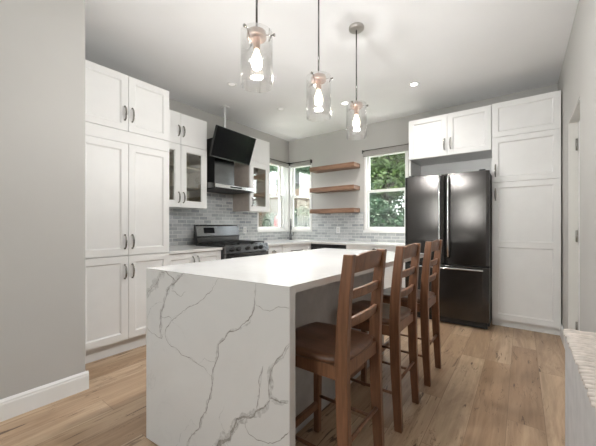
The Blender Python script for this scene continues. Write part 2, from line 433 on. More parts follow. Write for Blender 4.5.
# windows: double hung, white frame
def window(name, T, a0, a1, z0, z1, screen=True, mid=1.70):
    """T(u, v, n): n = 0 is the room face of the wall, negative = outwards"""
    f = mb('trim'); e = .001
    t = .03
    f.box(a0 + e, a0 + t, z0 + e, z1 - e, -.10, .012, T); f.box(a1 - t, a1 - e, z0 + e, z1 - e, -.10, .012, T)
    f.box(a0 + t, a1 - t, z0 + e, z0 + t, -.10, .012, T); f.box(a0 + t, a1 - t, z1 - t, z1 - e, -.10, .012, T)
    f.box(a0 - .012, a1 + .012, z0 - .03, z0 + .004, .0005, .03, T)     # sill
    root = struct(f.build(name))
    s = mb('trim'); A, B = a0 + t, a1 - t; q = .032
    for (lo, hi, n0) in ((z0 + t, mid + .02, -.05), (mid - .02, z1 - t, -.085)):
        s = mb('trim')
        s.box(A, A + q, lo, hi, n0, n0 + .03, T); s.box(B - q, B, lo, hi, n0, n0 + .03, T)
        s.box(A + q, B - q, lo, lo + q, n0, n0 + .03, T); s.box(A + q, B - q, hi - q - .005, hi, n0, n0 + .03, T)
        sash = s.build('sash', root)
        mb('glass').box(A + q, B - q, lo + q, hi - q - .005, n0 + .012, n0 + .017, T).build('glass_pane', sash)
    if screen: mb('screenmesh').box(A, B, z0 + t, mid, -.096, -.0955, T).build('insect_screen', root)
    lk = mb('nickel').box((A + B) / 2 - .02, (A + B) / 2 + .02, mid + .02, mid + .03, -.045, -.02, T).build('latch', root)
    return root
TL = lambda u, v, n: (XL + n, u, v)
TB = lambda u, v, n: (u, YB - n, v)
TR = lambda u, v, n: (u, YR + n, v)
window('window_1', TL, *W1); window('window_2', TB, *W2); window('window_3', TB, *W3)
window('window_4', TR, *RW, screen=False, mid=1.62)
struct(mb('trim').box(XL + .0005, XL + .014, 4.452, YB - .0145, 1.03, 2.262).box(XL + .0005, XL + .024, 4.50, 4.515, 1.03, 2.262).box(XL + .0145, -3.641, YB - .014, YB - .0005, 1.03, 2.262).build('trim_2', bevel=.002))
# door opening on the right wall: bullnose edge, jamb, closed leaf with hinges
jm = mb('jamb').box(XR + .002, XR + .139, 3.607, 3.619, 0, 2.069).box(XR + .002, XR + .139, 2.931, 2.943, 0, 2.069).box(XR + .002, XR + .139, 2.943, 3.607, 2.057, 2.069)
dj = struct(jm.build('trim_1'))
dd = mb('trim').box(.402, .44, 2.945, 3.604, .006, 2.054); dr = struct(dd.build('door_1', bevel=.003))
for hz in (.24, 1.05, 1.86):
    h = mb('nickel').box(.383, .3945, 3.596, 3.6065, hz - .05, hz + .05)
    h.tube([(.3915, 3.6, hz - .052), (.3915, 3.6, hz + .052)], .006, 10)
    h.build('hinge', dr)
k = mb('nickel').lathe([(.012, 0), (.012, .02), (.026, .03), (.028, .045), (.018, .055)], n=20, T=lambda x, y, z: (.4025 - z, 3.03 + x, .98 + y)); k.build('door_knob', dr)
# ceiling-height beam shadow line is just the corner: nothing to build

# ------------------------------------------------------------------ tall cabinet, left
def pair_doors(T, u0, um, u1, v0, v1, parent, hv, **k):
    g = .002
    a = shaker('door', T, u0 + g, um - g, v0 + g, v1 - g, parent, **k)
    b = shaker('door', T, um + g, u1 - g, v0 + g, v1 - g, parent, **k)
    pull(T, um - .032, hv, parent=a, length=.12); pull(T, um + .032, hv, parent=b, length=.12)
    return a, b
F = -2.824
t = thing('tall_cabinet', (-3.2, 1.23, 0), 'tall white shaker pantry cabinet reaching up beside the grey wall on the left', 'cabinet')
mb('cab').box(XL + .002, F - .021, .80, 1.637, .12, 2.487).box(XL + .002, F - .06, .80, 1.637, .002, .12).box(F - .021, F - .002, .80, 1.637, 1.879, 1.984).build('body', t)
T = FL(F)
pair_doors(T, .857, 1.248, 1.637, 1.986, 2.487, t, 2.14)
pair_doors(T, .857, 1.248, 1.637, .878, 1.877, t, 1.00)
pair_doors(T, .857, 1.248, 1.637, .128, .874, t, .735)

# upper cabinets with glass doors
def upper(y0, ym, y1, label, side=None):
    F = -3.27; z0, zm, z1 = 1.362, 2.115, 2.49
    t = thing('wall_cabinet', (-3.45, (y0 + y1) / 2, z0), label, 'cabinet', None)
    bd = mb('cab'); x0, x1 = XL + .0105, F - .021
    bd.box(x0, x1, y0, y0 + .018, z0, z1); bd.box(x0, x1, y1 - .018, y1, z0, z1)
    bd.box(x0, x1, y0 + .018, y1 - .018, z0, z0 + .018); bd.box(x0, x1, y0 + .018, y1 - .018, z1 - .018, z1); bd.box(x0, x1, y0 + .018, y1 - .018, zm - .018, zm)
    bd.mat('cabin').box(x0, x0 + .008, y0 + .018, y1 - .018, z0 + .018, zm - .018)
    bd.box(x0 + .008, x1 - .002, y0 + .018, y0 + .0205, z0 + .018, zm - .018).box(x0 + .008, x1 - .002, y1 - .0205, y1 - .018, z0 + .018, zm - .018)
    bd.box(x0 + .008, x1 - .002, y0 + .021, y1 - .021, z0 + .018, z0 + .0205)
    bd.build('body', t)
    for zz in (1.62, 1.86):
        mb('cabin').box(x0 + .01, x1 - .02, y0 + .022, y1 - .022, zz - .008, zz + .008).build('shelf', t)
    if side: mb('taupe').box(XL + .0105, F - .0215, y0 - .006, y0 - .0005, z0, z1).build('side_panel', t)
    T = FL(F)
    if ym:
        pair_doors(T, y0, ym, y1, z0, zm, t, 1.48, glass=True, rail=.07)
        pair_doors(T, y0, ym, y1, zm, z1, t, 2.275, flat=True)
    else:
        a = shaker('door', T, y0 + .002, y1 - .002, z0 + .002, zm - .002, t, glass=True, rail=.07); pull(T, y0 + .035, 1.50, parent=a, length=.12)
        shaker('door', T, y0 + .002, y1 - .002, zm + .002, z1 - .002, t, flat=True)
    return t
upper(1.645, 2.042, 2.413, 'white wall cabinet with glass doors between the pantry cabinet and the range hood')
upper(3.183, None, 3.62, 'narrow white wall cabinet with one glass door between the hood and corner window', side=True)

# ------------------------------------------------------------------ base cabinets and counters
CZ = .88
t = thing('base_cabinet', (-3.25, 2.0, 0), 'low white two-door base cabinet between the pantry and the gas range', 'cabinet')
mb('cab').box(XL + .002, -2.931, 1.641, 2.352, .10, .849).box(XL + .002, -2.98, 1.641, 2.352, .002, .10).build('body', t)
a, b = pair_doors(FL(-2.91), 1.645, 1.99, 2.35, .11, .846, t, .74)
t = thing('base_cabinet', (-3.25, 3.3, 0), 'narrow white drawer base just right of the gas range', 'cabinet')
mb('cab').box(XL + .002, -2.921, 3.122, 3.486, .10, .849).box(XL + .002, -2.96, 3.122, 3.486, .002, .10).build('body', t)
T = FL(-2.90)
for (z0, z1) in ((.62, .846), (.37, .616), (.11, .366)):
    d = shaker('drawer', T, 3.124, 3.484, z0, z1, t, flat=True); cup(T, 3.30, (z0 + z1) / 2 + .02, d)
# sink base set slightly across the corner
t = thing('base_cabinet', (-3.2, 3.9, 0), 'white corner base cabinet in front of the faucet', 'cabinet')
P0, P1 = Vector((-2.90, 3.492, 0)), Vector((-2.772, 4.06, 0)); dv = (P1 - P0).normalized(); nv = Vector((dv.y, -dv.x, 0)); LN = (P1 - P0).length
TS = lambda u, v, n: tuple(P0 + dv * u + nv * n + Vector((0, 0, v)))
mb('cab').prism([(XL + .002, 3.492), (P0.x - .024, 3.492), (P1.x - .024, 4.06), (P1.x - .02, YB - .002), (XL + .002, YB - .002)], .10, .849).build('body', t)
ff = shaker('false_front', TS, .004, LN - .004, .66, .846, t, rail=.03)
for (a, b, hu) in ((.004, LN / 2 - .002, LN / 2 - .03), (LN / 2 + .002, LN - .004, LN / 2 + .03)):
    d = shaker('door', TS, a, b, .11, .655, t); pull(TS, hu, .55, parent=d)
pull(TS, LN / 2, .755, .22, ff, vertical=False)
# dishwasher
t = thing('dishwasher', (-2.45, 4.3, 0), 'black built-in dishwasher under the back counter left of the cup-pull drawers', 'dishwasher')
box('fside', 'body', t, -2.75, -2.128, 4.10, 4.60, .10, .846)
box('black', 'door', t, -2.758, -2.128, 4.055, 4.098, .11, .79, .004)
box('black', 'control_panel', t, -2.758, -2.128, 4.055, 4.098, .794, .846, .004)
mb('blacksteel').tube([(-2.70, 4.03, .74), (-2.19, 4.03, .74)], .009).tube([(-2.68, 4.03, .74), (-2.68, 4.056, .74)], .006).tube([(-2.21, 4.03, .74), (-2.21, 4.056, .74)], .006).build('handle', t)
t = thing('base_cabinet', (-1.66, 4.3, 0), 'white drawer base with curved cup pulls under the right-hand window', 'cabinet')
mb('cab').box(-2.124, -1.205, 4.086, YB - .002, .10, .849).box(-2.124, -1.205, 4.12, YB - .002, .002, .10).build('body', t)
T = FB(4.065)
for (z0, z1) in ((.69, .846), (.41, .686), (.11, .406)):
    d = shaker('drawer', T, -2.122, -1.207, z0, z1, t, flat=True)
    cup(T, -1.666, (z0 + z1) / 2 + .03, d)
tag(mb('qplain').box(XL + .010, -2.885, 1.641, 2.352, .85, CZ).build('countertop', bevel=.003), 'short white quartz counter between pantry cabinet and range', 'counter')
poly = [(XL + .010, 3.12), (-2.875, 3.12), (-2.875, 3.495), (-2.745, 4.04), (-1.205, 4.04), (-1.205, YB - .01), (XL + .010, YB - .01)]
tag(mb('qplain').prism(poly, .85, CZ).build('countertop', bevel=.003), 'long white quartz counter wrapping the window corner to the fridge', 'counter')

# faucet
t = thing('kitchen_faucet', (-3.44, 4.39, CZ), 'tall slim steel faucet standing in the counter corner under the windows', 'faucet')
fx, fy = -3.44, 4.39; dr_ = Vector((.62, -.78, 0))
mb('gun').lathe([(.028, .0005), (.028, .01), (.019, .02), (.017, .12)], (fx, fy, CZ), 20).build('base', t)
pts = [Vector((fx, fy, CZ + .11 + .2 * i / 4)) for i in range(5)]
for i in range(1, 13):
    a = math.pi * i / 12; pts.append(Vector((fx, fy, CZ + .31)) + dr_ * (.075 * (1 - math.cos(a))) + Vector((0, 0, .07 * math.sin(a))))
pts.append(pts[-1] + Vector((0, 0, -.05)))
mb('gun').tube(pts, .011, 12).build('spout', t)
mb('gun').tube([pts[-1], pts[-1] + Vector((0, 0, -.07))], [.015, .017], 12).build('spray_head', t)
mb('gun').tube([(fx + .016, fy, CZ + .08), (fx + .05, fy + .01, CZ + .09), (fx + .06, fy + .012, CZ + .14)], .006, 8).build('lever', t)

# ------------------------------------------------------------------ gas range
t = thing('gas_range', (-3.2, 2.735, 0), 'stainless gas range with five black knobs and high backguard', 'range')
Y0, Y1 = 2.357, 3.114
box('black', 'body', t, -3.58, -2.875, Y0, Y1, .02, .875, .003)
for yy in (Y0 + .05, Y1 - .05):
    for xx in (-3.5, -2.93): mb('black').tube([(xx, yy, .0), (xx, yy, .022)], .015, 10).build('foot', t)
box('black', 'cooktop', t, -3.44, -2.86, Y0, Y1, .876, .902, .004)
mb('steel').prism([(-2.875, .795), (-2.822, .80), (-2.848, .900), (-2.875, .905)], Y0, Y1, T=lambda x, y, z: (x, z, y)).build('control_panel', t, .003)
sl = Vector((.1, 0, .026)).normalized()
for yy in (2.463, 2.567, 2.719, 2.872, 2.968):
    kn = mb('black'); base = Vector((-2.835, yy, .85)); ax = Vector((.968, 0, .25))
    kn.tube([base, base + ax * .008, base + ax * .010, base + ax * .030, base + ax * .033], [.027, .027, .022, .019, .015], 20)
    o = kn.build('knob', t)
dr = mb('steel').box(-2.873, -2.832, Y0 + .004, Y1 - .004, .24, .788).mat('screen').box(-2.831, -2.829, Y0 + .12, Y1 - .12, .36, .64).build('oven_door', t, .004)
mb('chrome').tube([(-2.79, Y0 + .05, .745), (-2.79, Y1 - .05, .745)], .011).tube([(-2.79, Y0 + .08, .745), (-2.832, Y0 + .08, .745)], .008).tube([(-2.79, Y1 - .08, .745), (-2.832, Y1 - .08, .745)], .008).build('handle', dr)
box('steel', 'drawer', t, -2.873, -2.835, Y0 + .004, Y1 - .004, .05, .235, .004)
bgp = [(-3.475, .903), (-3.43, .903), (-3.43, .985), (-3.425, 1.00), (-3.455, 1.135), (-3.475, 1.152)]
bk = mb('steel').prism(bgp, Y0 + .012, Y1 - .004, T=lambda x, y, z: (x, z, y)).mat('black').prism([(-3.475, .89), (-3.42, .89), (-3.42, 1.0), (-3.45, 1.14), (-3.475, 1.157)], Y0 - .002, Y0 + .011, T=lambda x, y, z: (x, z, y))
bk = bk.mat('black').box(-3.44, -3.4235, Y0 + .012, Y1 - .004, .983, 1.0).build('backguard', t)
TBG = lambda u, v, n: (-3.440 - .03 * ((v - 1.0) / .135 - .5) + n + .0, u, v)
mb('screen').hexa([TBG(2.49, 1.04, .0), TBG(2.66, 1.04, .0), TBG(2.66, 1.04, .003), TBG(2.49, 1.04, .003), TBG(2.49, 1.115, .0), TBG(2.66, 1.115, .0), TBG(2.66, 1.115, .003), TBG(2.49, 1.115, .003)]).build('display', bk)
for i in range(3):
    for sx in (0, 1):
        pass
for (ya, yb) in ((Y0 + .03, Y0 + .255), (Y0 + .265, Y1 - .265), (Y1 - .255, Y1 - .03)):
    g = mb('iron'); z = .925
    for xx in (-3.40, -3.24, -3.06, -2.90): g.box(xx - .006, xx + .006, ya, yb, z - .008, z)
    for yy in (ya + .006, (ya + yb) / 2, yb - .006): g.box(-3.406, -2.894, yy - .006, yy + .006, z - .0085, z + .0005)
    for xx in (-3.40, -2.90):
        for yy in (ya + .006, yb - .006): g.box(xx - .006, xx + .006, yy - .006, yy + .006, .9021, z - .008)
    g.build('grate', t)
for (xx, yy) in ((-3.3, Y0 + .145), (-3.02, Y0 + .145), (-3.16, (Y0 + Y1) / 2), (-3.3, Y1 - .145), (-3.02, Y1 - .145)):
    mb('iron').lathe([(.045, .9021), (.045, .908), (.03, .911), (.03, .915)], (xx, yy, 0), 20).build('burner', t)

# ------------------------------------------------------------------ range hood
t = thing('range_hood', (-3.4, 2.745, 1.62), 'stainless wall range hood with rectangular chimney above the gas range', 'range hood')
Y0, Y1 = 2.418, 3.13
cn = mb('steel').prism([(-3.645, 1.63), (-3.115, 1.63), (-3.115, 1.682), (-3.14, 1.688), (-3.34, 1.72), (-3.645, 1.72)], Y0, Y1, T=lambda x, y, z: (x, z, y)).build('canopy', t, .002)
mb('chrome').box(-3.1145, -3.10, Y0, Y1, 1.634, 1.678).build('front_bar', cn, .002)
mb('screen').box(-3.0995, -3.098, 2.66, 2.86, 1.647, 1.664).build('button_strip', cn)
mb('iron').box(-3.58, -3.14, Y0 + .02, Y1 - .02, 1.622, 1.6295).build('filter_panel', t)
ch = mb('steel').box(-3.645, -3.33, 2.582, 2.925, 1.7205, 2.34).mat('black').box(-3.645, -3.333, 2.5775, 2.5815, 1.7205, 2.34).build('chimney', t)

# ------------------------------------------------------------------ television on a ceiling pole
t = thing('television', (-3.298, 2.73, 2.3), 'flat black television tilted down on a white ceiling pole over the hood', 'television')
C = Vector((-3.125, 2.754, 2.212)); yaw, tilt, roll = .057, .346, -.012
U = Vector((-math.sin(yaw), math.cos(yaw), 0)); N = Vector((math.cos(yaw), math.sin(yaw), 0)); V = Vector((0, 0, 1)) * math.cos(tilt) + N * math.sin(tilt); NN = U.cross(V)
TT = lambda u, v, n: tuple(C + U * u + V * v + NN * n)
h2, w2 = .197, .365
mb('black').box(-w2, w2, -h2, h2, -.03, 0, TT).box(-.2, .2, -.14, .1, -.05, -.03, TT).build('bezel', t, .003)
mb('screen').box(-w2 + .010, w2 - .010, -h2 + .016, h2 - .010, .0005, .0015, TT).build('screen', t)
mb('steel').box(-w2 + .02, w2 - .02, -h2 + .002, -h2 + .010, .0005, .0018, TT).build('lower_trim', t)
mb('plastic').box(-3.345, -3.251, 2.683, 2.777, CEIL - .012, CEIL - .0005).build('ceiling_plate', t, .003)
mb('plastic').tube([(-3.298, 2.73, CEIL - .012), (-3.298, 2.73, 2.20)], .0135, 16).build('pole', t)
mb('black').box(-3.32, -3.276, 2.68, 2.78, 2.14, 2.24).tube([(-3.298, 2.73, 2.19), tuple(C + U * -.02 + V * -.02 - NN * .045)], .016, 12).build('bracket', t)

# ------------------------------------------------------------------ floating shelves
for z, lab in ((2.165, 'topmost of the three floating walnut shelves beside the window'), (1.80, 'middle one of the three floating walnut shelves beside the window'), (1.429, 'lowest of the three floating walnut shelves, just above the tiles')):
    s_ = mb('shelf').box(-3.005, -2.145, 4.37, YB - .001, z - .072, z).build('floating_shelf', bevel=.003)
    tag(s_, lab, 'shelf', 'floating walnut shelves')
# outlets
t = thing('wall_outlet', (-2.552, YB - .009, 1.066), 'white outlet plate on the back tiles under the lowest shelf', 'outlet')
mb('plastic').box(-2.588, -2.516, YB - .014, YB - .0085, 1.01, 1.122).build('cover_plate', t, .002)
for z in (1.045, 1.088): mb('jamb').box(-2.568, -2.536, YB - .0165, YB - .0142, z - .014, z + .014).build('socket', t, .002)
t = thing('wall_outlet', (XL + .009, 3.43, 1.07), 'white outlet plate on the tiles right of the range backguard', 'outlet')
mb('plastic').box(XL + .0085, XL + .014, 3.394, 3.466, 1.014, 1.126).build('cover_plate', t, .002)
for z in (1.049, 1.092): mb('jamb').box(XL + .0142, XL + .0165, 3.414, 3.446, z - .014, z + .014).build('socket', t, .002)

# roller blinds
for (T, a0, a1, z0, z1, lab) in ((TL, 3.68, 4.548, 2.262, 2.345, 'rolled-up grey blind over the corner window in the left wall'), (TB, -3.59, -3.10, 2.262, 2.345, 'rolled-up grey blind over the corner window in the back wall'), (TB, -2.085, -1.335, 2.262, 2.36, 'rolled-up grey blind over the window nearest the fridge')):
    c_ = T((a0 + a1) / 2, z0, .03)
    t = thing('roller_blind', c_, lab, 'blind', 'roller blinds')
    mb('blind').box(a0 + .008, a1 - .008, z0, z1 - .014, .014, .055, T).build('fabric_roll', t, .01)
    mb('nickel').tube([T(a0 + .004, z1, .03), T(a1 - .004, z1, .03)], .007, 8).build('rail', t)
    for a in (a0 + .004, a1 - .004): mb('iron').box(a - .003, a + .003, z1 - .05, z1 + .01, .0005, .06, T).build('bracket', t)

# ------------------------------------------------------------------ fridge wall
Fy = 3.82
t = thing('refrigerator', (-.726, 4.2, 0), 'dark stainless french-door refrigerator with bottom freezer drawer', 'refrigerator')
fx0, fx1 = -1.178, -.278
box('fside', 'body', t, fx0 + .004, fx1 - .004, 3.90, 4.58, .03, 1.735, .004)
mb('iron').box(fx0 + .02, fx1 - .02, 3.86, 3.898, .012, .075).box(fx0 + .05, fx0 + .1, 3.9, 4.5, 0, .029).box(fx1 - .1, fx1 - .05, 3.9, 4.5, 0, .029).build('kick_plate', t)
def fdoor(name, x0, x1, z0, z1, bul=.012):
    m = mb('blacksteel'); n = 14; pts = []
    for i in range(n + 1):
        q = i / n; e = min(q, 1 - q) * (x1 - x0)
        y = Fy + .012 - bul * math.sin(math.pi * q) ** .6
        if e < .012: y += .010 * (1 - e / .012) ** 2
        pts.append((x0 + q * (x1 - x0), y))
    poly = pts + [(x1, 3.888), (x0, 3.888)]
    m.prism(poly, z0, z1); 
    o = m.build(name, t, .003)
    return o
xm = -.722
zs, zt = .690, 1.745
d1 = fdoor('door', fx0, xm - .004, zs + .008, zt); d2 = fdoor('door', xm + .004, fx1, zs + .008, zt); d3 = fdoor('freezer_drawer', fx0, fx1, .08, zs - .008)
for d, xx in ((d1, xm - .045), (d2, xm + .045)):
    pts = [(xx, Fy + .004, zs + .08), (xx, Fy - .04, zs + .10)] + [(xx, Fy - .052, zs + .10 + (zt - zs - .14) * i / 6) for i in range(1, 6)] + [(xx, Fy - .04, zt - .05), (xx, Fy + .004, zt - .03)]
    mb('chrome').tube(pts, .011, 12).build('handle', d)
mb('chrome').tube([(fx0 + .08, Fy - .045, .655), (fx1 - .055, Fy - .045, .655)], .011, 12).tube([(fx0 + .12, Fy - .045, .655), (fx0 + .12, Fy + .006, .655)], .008).tube([(fx1 - .09, Fy - .045, .655), (fx1 - .09, Fy + .006, .655)], .008).build('handle', d3)
for xx in (fx0 + .04, fx1 - .1): box('fside', 'hinge_cover', t, xx, xx + .06, 3.86, 3.96, 1.7455, 1.765, .004)

F = 4.065
t = thing('wall_cabinet', (-.74, 4.35, 2.012), 'white two-door cabinet above the dark refrigerator', 'cabinet')
mb('cab').box(-1.201, -.277, F + .021, YB - .002, 2.012, 2.524).build('body', t)
mb('cab').box(-1.201, -1.183, F + .021, YB - .002, .002, 2.011).build('side_panel', t)
mb('cab').box(-1.18, -.279, 4.59, YB - .002, .90, 2.011).build('back_panel', t)
T = FB(F)
a = shaker('door', T, -1.199, -.738, 2.014, 2.522, t); b = shaker('door', T, -.734, -.279, 2.014, 2.522, t)
pull(T, -.768, 2.152, parent=a); pull(T, -.70, 2.152, parent=b)
t = thing('tall_cabinet', (.025, 4.35, 0), 'tall white shaker pantry cabinet right of the refrigerator', 'cabinet')
mb('cab').box(-.273, .325, F + .021, YB - .002, .085, 2.53).box(-.273, .325, F + .055, YB - .002, .002, .085).build('body', t)
d = shaker('door', T, -.271, .323, 2.142, 2.528, t)
d = shaker('door', T, -.271, .323, 1.632, 2.138, t); pull(T, -.238, 1.765, parent=d)
d = shaker('door', T, -.271, .323, .088, 1.628, t, openings=[(.15, .90), (.965, 1.57)]); pull(T, -.238, 1.495, parent=d)

# ------------------------------------------------------------------ island
A = Vector((-1.62, .807, 0)); B = Vector((-.695, .880, 0)); C2 = Vector((-.640, 2.61, 0)); D2 = Vector((-1.605, 2.61, 0))
t = thing('kitchen_island', (-1.15, 1.7, 0), 'large white marble-look island with waterfall end and grey veins', 'island')
e1 = (B - A).normalized(); inn = Vector((-e1.y, e1.x, 0)); th = .04
A2 = A + inn * (th + .0003); B2 = B + inn * (th + .0003)
top = mb('quartz').prism([(A2.x, A2.y), (B2.x, B2.y), (C2.x, C2.y), (D2.x, D2.y)], .885, .915).build('countertop', t)
# waterfall end: slab plus the grey veins that run over its face
m = mb('quartz')
def EP(s, z, n=0): q = A + (B - A) * s + inn * (-n); return (q.x, q.y, z)
m.hexa([EP(0, .002), EP(1, .002), EP(1, .002, -th), EP(0, .002, -th), EP(0, .915), EP(1, .915), EP(1, .915, -th), EP(0, .915, -th)])
def vein(pts, w0, w1, key, jit=.013, seed=0, depth=.0006):
    rnd = random.Random(seed); m.mat(key); P = []
    for (a, b) in zip(pts, pts[1:]):
        n = max(3, int(math.dist((a[0] * .93, a[1]), (b[0] * .93, b[1])) / .010))
        for i in range(n):
            q = i / n; P.append([a[0] + (b[0] - a[0]) * q, a[1] + (b[1] - a[1]) * q])
    P.append(list(pts[-1])); off = seed * 3.17
    for i, p in enumerate(P):
        p[0] += jit * (mnoise.noise((p[0] * 16 + off, p[1] * 16, off)) + .5 * mnoise.noise((p[0] * 45, p[1] * 45 + off, 0)))
        p[1] += jit * (mnoise.noise((p[1] * 16 + off, p[0] * 16, off + 9)) + .5 * mnoise.noise((p[0] * 45 + 7, p[1] * 45, 3)))
    prev = None; N = len(P)
    for i in range(N):
        a = P[max(i - 1, 0)]; b = P[min(i + 1, N - 1)]; d = Vector(((b[0] - a[0]) * .93, b[1] - a[1])).normalized(); q = i / (N - 1)
        ww = (w0 + (w1 - w0) * q) * (.45 + 1.1 * abs(mnoise.noise((i * .21 + off, off, 1)) + .35 * rnd.random())) * min(1, .25 + 6 * min(q, 1 - q))
        L_ = (P[i][0] - d.y * ww / .93, P[i][1] + d.x * ww); R_ = (P[i][0] + d.y * ww / .93, P[i][1] - d.x * ww)
        cl = lambda x, z: EP(min(max(x, .0005), .9995), min(max(z, .004), .9145), depth)
        cur = (m.bm.verts.new(cl(*L_)), m.bm.verts.new(cl(*R_)))
        if prev: m.face([prev[0], prev[1], cur[1], cur[0]])
        prev = cur
V_ = {
 'a': [(.819, .9145), (.816, .823), (.783, .749), (.665, .688), (.595, .623), (.592, .569), (.558, .508), (.545, .429), (.535, .371), (.5, .295), (.447, .2), (.372, .106), (.36, .03)],
 'b': [(.816, .823), (.864, .815), (.928, .819), (1.0, .842)],
 'c': [(1.0, .702), (.965, .646), (.908, .59), (.903, .542), (.898, .474), (.953, .471), (1.0, .485)],
 'd': [(.903, .476), (.864, .417), (.783, .362), (.716, .321), (.686, .28), (.665, .231), (.601, .188), (.55, .10), (.53, .0)],
 'e': [(.864, .589), (.851, .528), (.83, .455), (.838, .405)],
 'f': [(.345, .9145), (.274, .871), (.202, .816), (.168, .75), (.146, .685), (.132, .608), (.15, .561)],
 'g': [(.180, .9145), (.123, .875), (.068, .819), (.0, .76)],
 'h': [(.60, .9145), (.483, .801), (.334, .729), (.232, .673), (.176, .591), (.232, .54), (.372, .517), (.5, .494), (.535, .469)],
 'i': [(.165, .9145), (.274, .871)], 'j': [(.232, .819), (.314, .804), (.357, .834)], 'k': [(.15, .748), (.054, .723), (.0, .64)],
 'l': [(.132, .678), (.211, .677), (.236, .676)], 'm': [(.783, .362), (.768, .328), (.785, .294), (.816, .285), (.89, .292), (.953, .323), (1.0, .372)],
 'n': [(.0, .6), (.077, .573), (.15, .561), (.176, .591)], 'p': [(.372, .517), (.45, .50), (.5, .53), (.585, .53)], 'r': [(.30, .905), (.255, .87), (.235, .83)], 's': [(.63, .36), (.60, .30), (.64, .24)], 't': [(.783, .749), (.86, .70), (.965, .646)], 'u': [(.84, .30), (.88, .20), (.86, .10), (.90, .0)], 'v': [(.665, .688), (.70, .60), (.68, .52)], 'w': [(.232, .673), (.30, .655), (.36, .60)], 'x': [(.447, .2), (.40, .22), (.33, .15)],
 'q': [(.32, .15), (.30, .08), (.22, .0)]}
for i, (kk, w0, w1, key) in enumerate((('g', .030, .022, 'veinsoft'), ('f', .013, .014, 'veinsoft'), ('d', .012, .036, 'veinsoft'), ('c', .005, .016, 'veinsoft'), ('a', .005, .009, 'veinsoft'), ('r', .012, .02, 'veinsoft'),
    ('a', .0022, .0035, 'vein'), ('b', .0016, .0016, 'vein'), ('c', .0022, .0035, 'vein'), ('d', .0035, .010, 'vein'), ('e', .0045, .004, 'veinsoft'), ('e', .002, .002, 'vein'), ('f', .0018, .002, 'vein'),
    ('h', .0013, .0022, 'vein'), ('i', .003, .003, 'vein'), ('j', .0013, .0013, 'vein'), ('k', .002, .0035, 'veinsoft'), ('l', .0012, .0012, 'vein'), ('m', .002, .0022, 'vein'), ('n', .0012, .002, 'vein'), ('p', .001, .0016, 'veinsoft'), ('q', .002, .002, 'veinsoft'), ('s', .001, .0015, 'veinsoft'), ('u', .0012, .002, 'veinsoft'), ('w', .0008, .001, 'veinsoft'), ('x', .001, .0012, 'veinsoft'), ('f', .001, .0012, 'vein'), ('h', .0008, .001, 'veinsoft'), ('g', .0015, .002, 'vein'), ('c', .0009, .0012, 'vein'), ('d', .001, .003, 'vein'))):
    vein(V_[kk], w0, w1, key, seed=i + 1, depth=.0004 if key == 'veinsoft' else .0007)
m.build('waterfall_panel', t)
mb('quartz').box(-1.605, -.985, 2.57, 2.6095, .002, .8845).build('waterfall_panel', t)
body = mb('concrete').box(-1.585, -.99, .90, 2.565, .09, .884).box(-1.54, -.99, .90, 2.565, .002, .09).build('body', t)
TIL = lambda u, v, n: (-1.585 - n, u, v)
for i in range(3):
    a0 = .93 + i * .54
    d = shaker('door', TIL, a0, a0 + .535, .11, .87, t, th=.02); pull(TIL, a0 + .49, .70, parent=d)

